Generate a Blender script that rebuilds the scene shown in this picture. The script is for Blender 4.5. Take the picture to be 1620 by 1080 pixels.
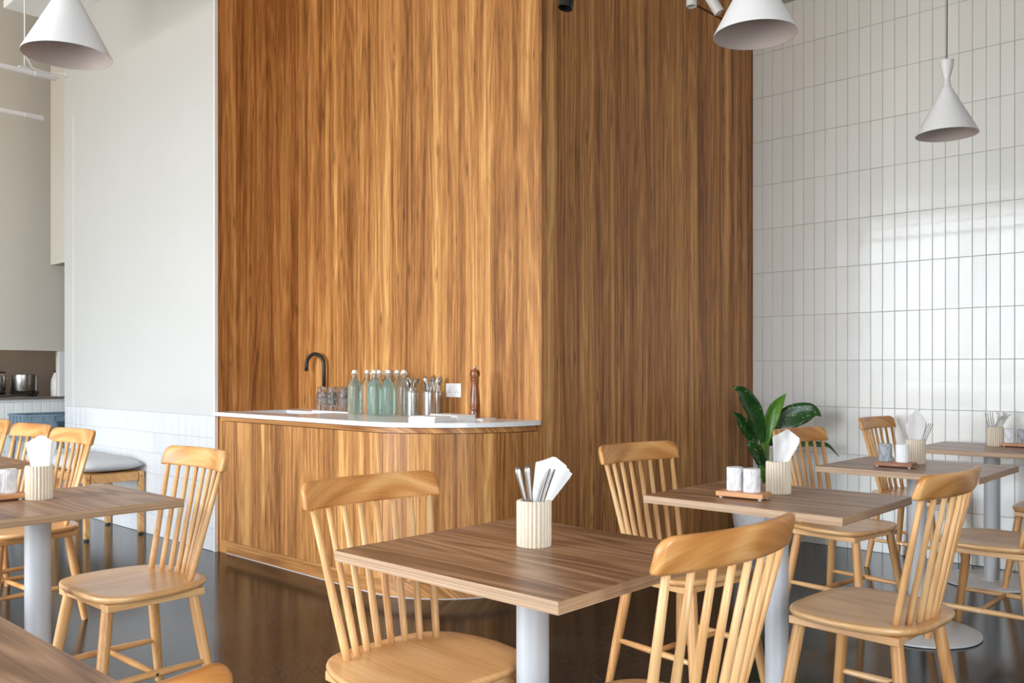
import bpy, bmesh, math, random
from mathutils import Vector, Matrix, noise
random.seed(7)
for o in list(bpy.data.objects): bpy.data.objects.remove(o)
scn = bpy.context.scene
C = scn.collection
PI = math.pi

# ------------------------------------------------------------------ camera, light, exposure
cam_d = bpy.data.cameras.new('camera'); cam = bpy.data.objects.new('camera', cam_d); C.objects.link(cam)
cam.location = (0, 0, 1.18); cam.rotation_euler = (PI/2, 0, math.atan(1290/1396))
cam_d.sensor_width = 36; cam_d.lens = 1396/1620*36; cam_d.shift_y = 46/1620
cam_d.clip_start = .05; cam_d.clip_end = 200
scn.camera = cam

w = bpy.data.worlds.new('overcast_sky'); scn.world = w; w.use_nodes = True
nt = w.node_tree; bg = nt.nodes['Background']; bg.inputs[1].default_value = 29.0
tc = nt.nodes.new('ShaderNodeTexCoord'); sx_ = nt.nodes.new('ShaderNodeSeparateXYZ'); rp = nt.nodes.new('ShaderNodeValToRGB'); mr = nt.nodes.new('ShaderNodeMapRange')
mr.inputs['From Min'].default_value = -1; mr.inputs['From Max'].default_value = 1
nt.links.new(tc.outputs['Generated'], sx_.inputs[0]); nt.links.new(sx_.outputs[2], mr.inputs['Value']); nt.links.new(mr.outputs[0], rp.inputs[0]); nt.links.new(rp.outputs[0], bg.inputs[0])
e = rp.color_ramp.elements; e[0].position = .485; e[0].color = (.29, .28, .265, 1)      # pale pavement below the horizon
e[1].position = .515; e[1].color = (.41, .45, .49, 1)                                     # overcast sky, brighter towards the zenith
q = e.new(1.0); q.color = (.97, 1.03, 1.10, 1)
WZ0, WZ1, WY, WX = .10, 3.60, -3.2, 2.7
WIN = [(-6.7, -5.4), (-5.3, -4.0), (-3.9, -2.6)]      # window bays of the street front (behind the camera)
WINR = [(-2.4, -1.3), (-1.2, -.1)]
def portal(loc, sx, rot):
    ld = bpy.data.lights.new('window_portal', 'AREA'); ld.shape = 'RECTANGLE'; ld.size = sx; ld.size_y = WZ1-WZ0
    ld.cycles.is_portal = True
    lo = bpy.data.objects.new('window_portal', ld); C.objects.link(lo); lo.location = loc; lo.rotation_euler = rot
for a, b in WIN: portal(((a+b)/2, WY+.02, (WZ0+WZ1)/2), b-a, (PI/2, 0, 0))
for a, b in WINR: portal((WX-.02, (a+b)/2, (WZ0+WZ1)/2), b-a, (PI/2, 0, PI/2))
vs = scn.view_settings; vs.view_transform = 'Standard'; vs.look = 'None'; vs.gamma = 1; vs.use_curve_mapping = False
vs.exposure = 0.0
cy = scn.cycles
cy.use_denoising = True; cy.max_bounces = 14; cy.diffuse_bounces = 6; cy.glossy_bounces = 5; cy.transmission_bounces = 12
cy.sample_clamp_indirect = 8; cy.blur_glossy = .5

# ------------------------------------------------------------------ material helpers
class NT:
    def __init__(s, name):
        s.m = bpy.data.materials.new(name); s.m.use_nodes = True; s.t = s.m.node_tree; s.n = s.t.nodes; s.l = s.t.links
        s.p = s.n['Principled BSDF']
    def new(s, ty, **kw):
        n = s.n.new(ty)
        for k, v in kw.items(): setattr(n, k, v)
        return n
    def put(s, sock, v):
        if hasattr(v, 'bl_idname') or hasattr(v, 'is_linked'): s.l.new(v, sock)
        else: sock.default_value = v
    def math(s, op, a, b=0.0, c=None):
        n = s.new('ShaderNodeMath', operation=op); s.put(n.inputs[0], a); s.put(n.inputs[1], b)
        if c is not None: s.put(n.inputs[2], c)
        return n.outputs[0]
    def comb(s, x, y, z):
        n = s.new('ShaderNodeCombineXYZ')
        for i, v in enumerate((x, y, z)): s.put(n.inputs[i], v)
        return n.outputs[0]
    def noise(s, vec, scale=1, detail=4, rough=.55, dist=0):
        n = s.new('ShaderNodeTexNoise'); s.l.new(vec, n.inputs['Vector'])
        n.inputs['Scale'].default_value = scale; n.inputs['Detail'].default_value = detail
        n.inputs['Roughness'].default_value = rough; n.inputs['Distortion'].default_value = dist
        return n.outputs['Fac']
    def ramp(s, fac, stops):
        n = s.new('ShaderNodeValToRGB'); s.l.new(fac, n.inputs[0]); e = n.color_ramp.elements
        while len(e) < len(stops): e.new(.5)
        for el, (p, c) in zip(e, stops): el.position = p; el.color = (*c, 1)
        return n.outputs[0]
    def mix(s, fac, a, b, mode='MIX'):
        n = s.new('ShaderNodeMix', data_type='RGBA', blend_type=mode)
        s.put(n.inputs[0], fac); 
        for i, v in ((6, a), (7, b)):
            if isinstance(v, tuple): n.inputs[i].default_value = (*v, 1)
            else: s.l.new(v, n.inputs[i])
        return n.outputs[2]
    def obj(s):
        return s.new('ShaderNodeTexCoord').outputs['Object']
    def sep(s, v):
        n = s.new('ShaderNodeSeparateXYZ'); s.l.new(v, n.inputs[0]); return n.outputs
    def rnd(s): return s.new('ShaderNodeObjectInfo').outputs['Random']
    def bump(s, h, strength=.2, dist=.01):
        n = s.new('ShaderNodeBump'); n.inputs['Strength'].default_value = strength; n.inputs['Distance'].default_value = dist
        s.l.new(h, n.inputs['Height']); s.l.new(n.outputs[0], s.p.inputs['Normal'])
    def set(s, **kw):
        for k, v in kw.items():
            k = {'col': 'Base Color', 'rough': 'Roughness', 'metal': 'Metallic', 'spec': 'Specular IOR Level', 'trans': 'Transmission Weight', 'ior': 'IOR', 'coat': 'Coat Weight', 'coatr': 'Coat Roughness', 'sub': 'Subsurface Weight'}[k]
            if isinstance(v, tuple): v = (*v, 1)
            s.put(s.p.inputs[k], v)
        return s

def plain(name, col, rough=.5, metal=0, var=.04, scale=30, bump=0, **kw):
    t = NT(name); v = t.obj(); f = t.noise(v, scale, 3)
    c = t.ramp(f, [(.3, tuple(x*(1-var) for x in col)), (.7, tuple(min(1, x*(1+var)) for x in col))])
    t.set(col=c, rough=rough, metal=metal, **kw)
    if bump: t.bump(f, bump, .003)
    return t.m

def wood(name, axis, dark, mid, light, su=14, sz=.4, fine=150, rough=.4, ring=.25, knots=0.0, rand=3.0, wall=False, cat=3.0, tint=.0, coat=0.0, strip=.0):
    """wood grain that runs along `axis` (0,1,2) of the object's own coordinates"""
    t = NT(name); x = t.sep(t.obj()); r = t.rnd()
    along = x[axis]
    o = [x[i] for i in range(3) if i != axis]
    if wall: u = t.math('ADD', x[0], t.math('MULTIPLY', x[1], 1.31))
    else: u = t.math('ADD', o[0], t.math('MULTIPLY', o[1], .9))
    if rand:
        u = t.math('ADD', u, t.math('MULTIPLY', r, rand)); along = t.math('ADD', along, t.math('MULTIPLY', r, rand*2.3))
    warp = t.noise(t.comb(t.math('MULTIPLY', u, su*.3), 0.0, t.math('MULTIPLY', along, sz*2.2)), 1, 3, .5)
    uu = t.math('ADD', u, t.math('MULTIPLY', t.math('SUBTRACT', warp, .5), .5/su))
    A = t.noise(t.comb(t.math('MULTIPLY', uu, su), 0.0, t.math('MULTIPLY', along, sz)), 1, 6, .62)
    B = t.noise(t.comb(t.math('MULTIPLY', uu, fine), 3.0, t.math('MULTIPLY', along, fine*(.028 if wall else .018))), 1, 3, .6)
    if wall:
        ca = t.noise(t.comb(t.math('MULTIPLY', uu, 5.5), 7.0, t.math('MULTIPLY', along, .42)), 1, 2, .4)
        R = t.math('MULTIPLY_ADD', t.math('SINE', t.math('MULTIPLY', ca, 6.283*cat*4.5)), .5, .5)
        R = t.math('POWER', R, 1.6)
    else:
        ca = t.noise(t.comb(t.math('MULTIPLY', uu, su*.28), 7.0, t.math('MULTIPLY', along, sz*.75)), 1, 2, .45)
        R = t.math('MULTIPLY_ADD', t.math('SINE', t.math('MULTIPLY', ca, 6.283*cat*4)), .5, .5)
    f = t.math('ADD', t.math('MULTIPLY', A, 1-ring), t.math('MULTIPLY', R, ring*.75))
    Md = t.noise(t.comb(t.math('MULTIPLY', uu, su*4.5), 5.0, t.math('MULTIPLY', along, sz*2.2)), 1, 4, .65)
    f = t.math('ADD', f, t.math('MULTIPLY', t.math('SUBTRACT', B, .5), .5 if wall else .42))
    f = t.math('ADD', f, t.math('MULTIPLY', t.math('SUBTRACT', Md, .5), .5 if wall else .25))
    if strip:
        wn = t.new('ShaderNodeTexWhiteNoise', noise_dimensions='1D')
        t.l.new(t.math('FLOOR', t.math('DIVIDE', uu, strip)), wn.inputs['W'])
        f = t.math('ADD', f, t.math('MULTIPLY', t.math('SUBTRACT', wn.outputs['Value'], .5), .10))
        po = t.noise(t.comb(t.math('MULTIPLY', uu, 120), 9.0, t.math('MULTIPLY', along, 6)), 1, 2, .5)
        f = t.math('SUBTRACT', f, t.math('MULTIPLY', t.ramp(po, [(.60, (0, 0, 0)), (.72, (1, 1, 1))]), .17))
    c = t.ramp(f, [(.27, dark), (.5, mid), (.72, light)])
    if tint: c = t.mix(t.math('MULTIPLY', r, tint), c, t.mix(1.0, c, (1, .80, .60), 'MULTIPLY'))
    if knots:
        vo = t.new('ShaderNodeTexVoronoi'); vo.inputs['Scale'].default_value = 1
        t.l.new(t.comb(t.math('MULTIPLY', uu, 9), 0.0, t.math('MULTIPLY', along, 2.6)), vo.inputs['Vector'])
        k = t.ramp(vo.outputs['Distance'], [(0, (1, 1, 1)), (.07, (.7, .7, .7)), (.16, (0, 0, 0))])
        kb = t.noise(t.comb(t.math('MULTIPLY', uu, 60), 0.0, t.math('MULTIPLY', along, 9)), 1, 2)
        c = t.mix(t.math('MULTIPLY', t.math('MULTIPLY', k, kb), knots*1.6), c, tuple(v*.42 for v in dark))
    t.set(col=c, rough=rough, coat=coat, coatr=.25, spec=.38 if wall else .5)
    t.bump(B, .06, .002)
    return t.m

# ------------------------------------------------------------------ mesh helpers
def link(name, me, mat=None, parent=None, smooth=False):
    if isinstance(me, bmesh.types.BMesh):
        bm = me; bmesh.ops.recalc_face_normals(bm, faces=bm.faces[:]); me = bpy.data.meshes.new(name); bm.to_mesh(me); bm.free()
    mats = mat if isinstance(mat, (list, tuple)) else [mat]
    if not me.materials:
        for m in mats: me.materials.append(m)
    if smooth:
        for p in me.polygons: p.use_smooth = True
        if smooth == 'auto':
            me.set_sharp_from_angle(angle=math.radians(38))
    o = bpy.data.objects.new(name, me); C.objects.link(o)
    if parent: o.parent = parent
    return o
def thing(name, label, cat, loc=(0, 0, 0), rz=0, group=None):
    o = bpy.data.objects.new(name, None); C.objects.link(o); o.location = loc; o.rotation_euler = (0, 0, rz)
    o.empty_display_size = .05; return tag(o, label, cat, group)
def tag(o, label, cat, group=None):
    o['label'] = label; o['category'] = cat
    if group: o['group'] = group
    elif 'group' in o: del o['group']
    return o
def struct(o): o['kind'] = 'structure'; return o
def tree_copy(root, loc, rz, label, group=None):
    r = root.copy(); C.objects.link(r); r.location = loc; r.rotation_euler = (0, 0, rz); r['label'] = label
    if group: r['group'] = group
    for ch in root.children:
        c = ch.copy(); C.objects.link(c); c.parent = r
        for g in ch.children:
            d = g.copy(); C.objects.link(d); d.parent = c
    return r
def box(bm, x0, x1, y0, y1, z0, z1, bev=0, mi=0):
    vs = [bm.verts.new((x, y, z)) for x in (x0, x1) for y in (y0, y1) for z in (z0, z1)]
    fs = [bm.faces.new([vs[i] for i in q]) for q in ((0, 1, 3, 2), (4, 6, 7, 5), (0, 4, 5, 1), (2, 3, 7, 6), (0, 2, 6, 4), (1, 5, 7, 3))]
    for f in fs: f.material_index = mi
    if bev:
        es = list({e for f in fs for e in f.edges})
        bmesh.ops.bevel(bm, geom=es, offset=bev, segments=2, affect='EDGES', profile=.5)
    return bm
def bx(*a, **k): return box(bmesh.new(), *a, **k)
def prism(poly, z0, z1, bm=None):
    bm = bm or bmesh.new(); n = len(poly)
    a = [bm.verts.new((x, y, z0)) for x, y in poly]; b = [bm.verts.new((x, y, z1)) for x, y in poly]
    bm.faces.new(a[::-1]); bm.faces.new(b)
    for i in range(n): bm.faces.new((a[i], a[(i+1) % n], b[(i+1) % n], b[i]))
    return bm
def slab(polys, z0, z1):
    """polys share vertices by coordinate; the boundary gets side walls"""
    bm = bmesh.new(); T, B = {}, {}
    def v(d, p, z):
        k = (round(p[0], 4), round(p[1], 4))
        if k not in d: d[k] = bm.verts.new((k[0], k[1], z))
        return d[k]
    edges = {}
    for poly in polys:
        bm.faces.new([v(T, p, z1) for p in poly]); bm.faces.new([v(B, p, z0) for p in poly][::-1])
        for i in range(len(poly)):
            p, q = poly[i], poly[(i+1) % len(poly)]
            k = frozenset(((round(p[0], 4), round(p[1], 4)), (round(q[0], 4), round(q[1], 4))))
            edges[k] = edges.get(k, 0)+1
    for k, n in edges.items():
        if n == 1:
            p, q = tuple(k); bm.faces.new((T[p], T[q], B[q], B[p]))
    return bm
def lathe(prof, seg=32, bm=None, cap=True, loc=(0, 0, 0)):
    bm = bm or bmesh.new(); rings = []
    for r, z in prof:
        if r < 1e-6: rings.append([bm.verts.new((loc[0], loc[1], loc[2]+z))])
        else: rings.append([bm.verts.new((loc[0]+r*math.cos(2*PI*i/seg), loc[1]+r*math.sin(2*PI*i/seg), loc[2]+z)) for i in range(seg)])
    for a, b in zip(rings, rings[1:]):
        for i in range(seg):
            j = (i+1) % seg
            if len(a) == 1 and len(b) == 1: continue
            if len(a) == 1: bm.faces.new((a[0], b[j], b[i]))
            elif len(b) == 1: bm.faces.new((a[i], a[j], b[0]))
            else: bm.faces.new((a[i], a[j], b[j], b[i]))
    if cap:
        if len(rings[0]) > 1: bm.faces.new(rings[0][::-1])
        if len(rings[-1]) > 1: bm.faces.new(rings[-1])
    return bm
def tube(pts, rad, seg=12, bm=None, cap=True):
    bm = bm or bmesh.new(); pts = [Vector(p) for p in pts]; n = len(pts)
    if not isinstance(rad, (list, tuple)): rad = [rad]*n
    rings = []; up = None
    for i, p in enumerate(pts):
        t = (pts[min(i+1, n-1)]-pts[max(i-1, 0)]).normalized()
        if up is None:
            up = Vector((0, 0, 1)) if abs(t.z) < .9 else Vector((1, 0, 0))
        s = t.cross(up).normalized(); up = s.cross(t).normalized()
        rings.append([bm.verts.new(p+(s*math.cos(2*PI*k/seg)+up*math.sin(2*PI*k/seg))*rad[i]) for k in range(seg)])
    for a, b in zip(rings, rings[1:]):
        for k in range(seg): bm.faces.new((a[k], a[(k+1) % seg], b[(k+1) % seg], b[k]))
    if cap: bm.faces.new(rings[0][::-1]); bm.faces.new(rings[-1])
    return bm
def move(bm, M):
    bmesh.ops.transform(bm, matrix=M, verts=bm.verts[:]); return bm
def onY(px, Y):   # X on plane Y seen at photo column px (used for layout measurements)
    s = math.sin(math.atan(1290/1396)); c = math.cos(math.atan(1290/1396)); k = (px-810)/1396
    return (-s+c*k)/(c+s*k)*Y

# ------------------------------------------------------------------ materials
M = {}
WD, WM, WL = (.19, .066, .014), (.49, .215, .062), (.80, .44, .15)
M['panel'] = wood('walnut_panel', 2, WD, WM, WL, su=11, sz=.25, fine=190, rough=.42, ring=.13, knots=.8, rand=0, wall=True, cat=2.4, strip=.11)
M['panel_dark'] = M['panel']
M['cab'] = wood('walnut_cabinet', 2, WD, WM, WL, su=11, sz=.25, fine=190, rough=.42, ring=.13, knots=.6, rand=1.0, wall=True, cat=2.4, strip=.11)
M['cab_h'] = wood('walnut_cabinet_rail', 0, WD, WM, WL, su=20, sz=.5, fine=190, rough=.42, ring=.15, rand=1.0)
M['top'] = wood('walnut_tabletop', 0, (.15, .068, .032), (.33, .175, .092), (.50, .30, .18), su=19, sz=.75, fine=190, rough=.36, ring=.30, rand=2.0, cat=3.4)
M['top_y'] = wood('walnut_tabletop_b', 1, (.15, .068, .032), (.33, .175, .092), (.50, .30, .18), su=19, sz=.75, fine=190, rough=.36, ring=.30, rand=2.0, cat=3.4)
M['edge'] = wood('oak_edge_band', 0, (.24, .14, .075), (.43, .27, .155), (.60, .42, .27), su=230, sz=.5, fine=420, rough=.42, ring=.0, rand=2.0)
M['edge_y'] = wood('oak_edge_band_b', 1, (.24, .14, .075), (.43, .27, .155), (.60, .42, .27), su=230, sz=.5, fine=420, rough=.42, ring=.0, rand=2.0)
cd, cm, cl = (.50, .235, .075), (.68, .37, .145), (.80, .50, .235)
M['ch_x'] = wood('beech_seat', 0, (.58,.29,.10), (.76,.44,.19), (.86,.57,.29), su=11, sz=1.1, fine=140, rough=.36, ring=.18, tint=.35, cat=1.8, coat=.6)
M['ch_y'] = wood('beech_crest', 1, (.45, .19, .05), (.66, .33, .11), (.78, .47, .20), su=17, sz=1.5, fine=150, rough=.34, ring=.34, tint=.5, cat=2.6)
M['ch_z'] = wood('beech_spindle', 2, (.58, .31, .12), (.75, .46, .21), (.84, .57, .30), su=22, sz=1.0, fine=150, rough=.38, ring=.08, tint=.5)
M['ch_leg'] = wood('beech_leg', 2, (.52, .25, .085), (.68, .38, .155), (.80, .50, .24), su=18, sz=1.0, fine=150, rough=.36, ring=.08, tint=.5)
M['bench'] = wood('pine_bench', 0, (.50, .24, .07), (.66, .36, .13), (.78, .48, .20), su=16, sz=1.0, fine=140, rough=.4, ring=.15)
M['tray'] = wood('oak_tray', 0, (.42, .17, .06), (.60, .29, .12), (.72, .40, .20), su=26, sz=2, fine=160, rough=.45, ring=.15)
M['tray_dark'] = wood('walnut_tray', 0, (.20, .07, .03), (.36, .15, .07), (.46, .22, .11), su=26, sz=2, fine=160, rough=.45, ring=.2)
M['mill'] = wood('pepper_mill_wood', 2, (.10, .025, .008), (.26, .085, .025), (.50, .21, .07), su=26, sz=3, fine=120, rough=.25, ring=.25, rand=0, coat=.5)
M['plaster'] = plain('white_plaster', (.61, .61, .59), .75, var=.012, scale=2.2, bump=.05)
M['beige'] = plain('beige_plaster', (.60, .56, .49), .8, var=.02, scale=2, bump=.05)
M['wall_dark'] = plain('unseen_wall_darkened', (.20, .17, .145), .7, var=.03, scale=3)  # unseen right wall, colour darkened to cut light bounced onto the wood
M['ceil'] = plain('ceiling_paint', (.62, .60, .57), .8, var=.03, scale=3)
M['white'] = plain('white_paint', (.82, .82, .80), .4, var=.01)
M['whitemetal'] = plain('white_powder_coat', (.76, .765, .77), .38, var=.015, scale=300, bump=.03)
M['polemetal'] = plain('pale_pole_coat', (.50, .515, .535), .4, var=.015, scale=300, bump=.03)
M['lampin'] = plain('lamp_inside', (.62, .56, .54), .6, var=.01)
M['greybase'] = plain('pale_grey_powder_coat', (.70, .71, .71), .35, var=.02, scale=200)
M['grout'] = plain('grey_grout', (.55, .54, .52), .9, var=.06, scale=120)
M['grout_w'] = plain('pale_grout', (.66, .66, .66), .9, var=.04, scale=120)
M['black'] = plain('black_metal', (.012, .012, .013), .38, var=.1)
M['steel'] = plain('brushed_steel', (.54, .53, .51), .28, metal=1, var=.03, scale=80)
M['steel_d'] = plain('cutlery_steel', (.34, .32, .30), .32, metal=1, var=.03, scale=80)
M['stone'] = plain('white_quartz', (.86, .87, .88), .13, var=.015, scale=60)
M['paper'] = plain('white_paper', (.88, .88, .87), .85, var=.01, bump=.05)
M['cloth'] = plain('grey_cushion_cloth', (.55, .56, .57), .9, var=.03, scale=400, bump=.15)
M['crate'] = plain('blue_grey_plastic', (.16, .23, .29), .45, var=.05)
M['cup'] = plain('cream_resin', (.74, .65, .52), .55, var=.03, scale=90)
M['pot'] = plain('white_pot_glaze', (.80, .82, .84), .35, var=.03, scale=9)
M['soil'] = plain('potting_soil', (.035, .022, .014), .95, var=.4, scale=60, bump=.5)
M['stem'] = plain('plant_stem', (.16, .28, .05), .45, var=.25, scale=25)
M['kitchen'] = plain('kitchen_wall_grey_brown', (.42, .35, .29), .8, var=.05, scale=4)
M['dark'] = plain('dark_panel', (.03, .025, .02), .35, var=.1)
M['sill'] = plain('dark_sill', (.16, .13, .11), .35, var=.1, scale=40)

def tile_mat(name, col):
    t = NT(name); r = t.rnd(); v = t.obj(); n = t.noise(v, 9, 2)
    t.set(col=t.mix(r, tuple(c*.955 for c in col), col), rough=.16, spec=.5)
    f = t.math('ADD', n, t.math('MULTIPLY', r, .0)); t.bump(f, .22, .012)
    return t.m
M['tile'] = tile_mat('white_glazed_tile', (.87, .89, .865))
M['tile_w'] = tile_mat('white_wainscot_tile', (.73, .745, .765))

t = NT('polished_concrete'); v = t.obj()
a = t.noise(v, 2.2, 5, .6); b = t.noise(v, 70, 4, .75); vo = t.new('ShaderNodeTexVoronoi'); vo.inputs['Scale'].default_value = 75; t.l.new(v, vo.inputs['Vector'])
f = t.math('ADD', t.math('MULTIPLY', a, .25), t.math('MULTIPLY', b, .75))
c = t.ramp(f, [(.36, (.006, .005, .0045)), (.50, (.020, .017, .0145)), (.64, (.085, .074, .063))])
sp = t.ramp(vo.outputs['Distance'], [(0, (1, 1, 1)), (.10, (1, 1, 1)), (.16, (0, 0, 0))])
sel = t.ramp(t.noise(v, 31, 1), [(.60, (0, 0, 0)), (.66, (1, 1, 1))])
c = t.mix(t.math('MULTIPLY', t.math('MULTIPLY', sp, sel), .45), c, (.22, .21, .19))
t.set(col=c, rough=t.math('MULTIPLY_ADD', a, .10, .06), spec=.36); t.bump(b, .16, .002); M['floor'] = t.m

def glass(name, col, ior=1.45, rough=0.0, tr=1.0):
    t = NT(name); t.set(col=col, rough=rough, trans=tr, ior=ior); return t.m
M['bottle'] = glass('pale_teal_bottle_glass', (.62, .88, .83), 1.33, .02, .86)
M['bottle_c'] = glass('clear_bottle_glass', (.86, .91, .88), 1.33, .02, .93)
M['tumbler'] = glass('clear_tumbler_glass', (.98, .99, .99), 1.22, .0, .95)
def marble(name, col, vein):
    t = NT(name); v = t.obj(); n = t.noise(v, 22, 6, .6, 1.5); k = t.ramp(n, [(.40, vein), (.52, col), (.9, col)])
    t.set(col=k, rough=.4); return t.m
M['marble'] = marble('white_marble', (.80, .80, .80), (.60, .61, .63))
M['marble_g'] = marble('grey_marble', (.42, .44, .47), (.24, .26, .29))
M['ceramic'] = plain('white_ceramic', (.86, .86, .86), .3, var=.01)
t = NT('dieffenbachia_leaf'); v = t.obj(); vo = t.new('ShaderNodeTexVoronoi'); vo.inputs['Scale'].default_value = 46; t.l.new(v, vo.inputs['Vector'])
sp = t.ramp(vo.outputs['Distance'], [(.14, (1, 1, 1)), (.30, (0, 0, 0))]); se = t.ramp(t.noise(v, 14, 2), [(.42, (0, 0, 0)), (.56, (1, 1, 1))])
base = t.ramp(t.noise(v, 7, 3), [(.3, (.008, .045, .009)), (.7, (.028, .115, .018))])
base = t.mix(t.math('MULTIPLY', t.math('MULTIPLY', sp, se), .8), base, (.42, .55, .20)); t.set(col=base, rough=.28); M['leaf'] = t.m
t = NT('young_leaf'); v = t.obj(); vo = t.new('ShaderNodeTexVoronoi'); vo.inputs['Scale'].default_value = 52; t.l.new(v, vo.inputs['Vector'])
sp = t.ramp(vo.outputs['Distance'], [(.10, (1, 1, 1)), (.22, (0, 0, 0))])
base = t.mix(t.math('MULTIPLY', sp, .5), t.ramp(t.noise(v, 7, 3), [(.3, (.08, .24, .02)), (.7, (.17, .38, .05))]), (.5, .65, .25)); t.set(col=base, rough=.3); M['leaf_y'] = t.m

# ------------------------------------------------------------------ room shell
CH = 4.75; SH = 3.746
struct(link('floor', bx(-10.4, WX+.15, WY-.15, 6.0, -.12, 0), M['floor']))
struct(link('ceiling', bx(-10.4, WX+.15, WY-.15, 6.0, CH, CH+.12), M['ceil']))
struct(link('ceiling_soffit', bx(-3.2, WX, 5.62, 5.833, SH, CH), M['ceil']))
wall_back = struct(link('wall_back', bx(-10.4, WX+.15, 5.833, 5.95, 0, CH), M['grout']))
struct(link('wall_kitchen_back', bx(-10.4, -10.2, WY-.15, 5.833, 0, CH), M['kitchen']))
def glazed(name, bays, lo, hi, mk, n0):
    bm = bmesh.new(); mk(bm, lo, hi, 0, WZ0); mk(bm, lo, hi, WZ1, CH)
    xs = [lo]+[q for p in bays for q in p]+[hi]
    for i in range(0, len(xs), 2): mk(bm, xs[i], xs[i+1], WZ0, WZ1)
    struct(link(name, bm, M['plaster'] if name == 'wall_front' else M['wall_dark']))
    for k, (a, b) in enumerate(bays):
        bm = bmesh.new()
        for x0, x1 in ((a, a+.05), (b-.05, b)): mk(bm, x0, x1, WZ0, WZ1, .04)
        for z0, z1 in ((WZ0, WZ0+.05), (WZ1-.05, WZ1), (2.3, 2.35)): mk(bm, a, b, z0, z1, .04)
        struct(link('window_%d' % (n0+k), bm, M['black']))
glazed('wall_front', WIN, -10.2, WX, lambda bm, a, b, z0, z1, i=0: box(bm, a, b, WY-.15+i, WY-i, z0, z1), 1)
glazed('wall_right', WINR, WY, 5.833, lambda bm, a, b, z0, z1, i=0: box(bm, WX+i, WX+.15-i, a, b, z0, z1), 5)

# white plaster wall with tiled wainscot (parallel to the tile wall, nearer)
wl = struct(link('wall_left', prism([(-7.825,2.915),(-5.33,2.915),(-5.52,3.05),(-7.825,3.05)], 0, CH), M['plaster']))
link('plaster_skin', bx(-7.825, -5.33, 2.905, 2.915, .884, CH), M['plaster'], wl)
link('grout_bed', bx(-7.825, -5.33, 2.911, 2.915, 0, .884), M['grout_w'], wl)
struct(link('trim_1', bx(-7.64, -7.632, 2.9025, 2.905, .884, 3.3), M['white']))
struct(link('trim_2', bx(-5.33, -5.314, 2.903, 2.925, 0, CH), M['white']))

def tile_mesh(name, wd, ht, dp):
    bm = bmesh.new(); c = .0022
    q = [[bm.verts.new((sx*(wd/2-i), y, sz*(ht/2-i))) for sx, sz in ((-1, -1), (1, -1), (1, 1), (-1, 1))] for y, i in ((dp, 0), (.0025, 0), (0, c))]
    for a, b in zip(q, q[1:]):
        for i in range(4): bm.faces.new((a[i], a[(i+1) % 4], b[(i+1) % 4], b[i]))
    bm.faces.new(q[-1])
    bmesh.ops.recalc_face_normals(bm, faces=bm.faces[:])
    me = bpy.data.meshes.new(name); bm.to_mesh(me); bm.free(); return me
# back wall tiles: 23 columns x 12 rows in view as pieces, the rest of the wall joined
tp, th = .0763, .3122
tm = tile_mesh('tile', tp-.002, th-.002, .012); tm.materials.append(M['tile'])
rest = bmesh.new()
for i in range(72):
    for k in range(12):
        x, z = -3.033+.002+tp*(i+.5), th*(k+.5)
        if x > WX-.04: continue
        rx, rz, dy = random.gauss(0, .0022), random.gauss(0, .006), random.uniform(0, .0012)
        if i < 24:
            o = bpy.data.objects.new('tile', tm); C.objects.link(o); o.parent = wall_back
            o.location = (x, 5.823+dy, z); o.rotation_euler = (rx, 0, rz)
        else:
            a = Matrix.Translation((x, 5.823+dy, z)) @ Matrix.Rotation(rz, 4, 'Z')
            n0 = len(rest.verts); rest.from_mesh(tm); rest.verts.ensure_lookup_table()
            bmesh.ops.transform(rest, matrix=a, verts=rest.verts[n0:])
o = link('tile_field', rest, M['tile'], wall_back); o['kind'] = 'stuff'
# wainscot tiles
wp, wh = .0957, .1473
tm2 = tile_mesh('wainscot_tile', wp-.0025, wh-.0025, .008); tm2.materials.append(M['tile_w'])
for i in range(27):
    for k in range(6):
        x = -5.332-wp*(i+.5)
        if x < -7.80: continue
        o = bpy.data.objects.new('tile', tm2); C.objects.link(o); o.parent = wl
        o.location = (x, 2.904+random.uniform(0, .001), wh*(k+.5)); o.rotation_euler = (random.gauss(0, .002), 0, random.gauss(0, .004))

# walnut niche and block
struct(link('wall_niche_left', prism([(-5.314, 2.912), (-5.386, 3.585), (-5.386, 3.72), (-5.5, 3.72), (-5.5, 3.055), (-5.326, 2.914)], 0, CH), M['panel']))
struct(link('wall_niche_back', prism([(-5.386, 3.585), (-3.097, 3.586), (-3.2, 3.72), (-5.386, 3.72)], 0, CH), M['panel']))
br = struct(link('wall_block_right', prism([(-3.097, 3.586), (-3.033, 5.833), (-3.2, 5.833), (-3.2, 3.72)], 0, 3.578), M['panel']))
struct(link('shadow_groove', prism([(-3.112, 3.60), (-3.048, 5.833), (-3.2, 5.833), (-3.2, 3.72)], 3.578, 3.594), M['dark']))  # recessed groove, its shade put in as a dark strip
struct(link('wall_block_top', prism([(-3.097, 3.586), (-3.033, 5.833), (-3.2, 5.833), (-3.2, 3.72)], 3.594, CH), M['panel']))
struct(link('baseboard_right', prism([(-3.0935, 3.588), (-3.0305, 5.82), (-3.034, 5.82), (-3.097, 3.588)], 0, .012), M['greybase']))

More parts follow.
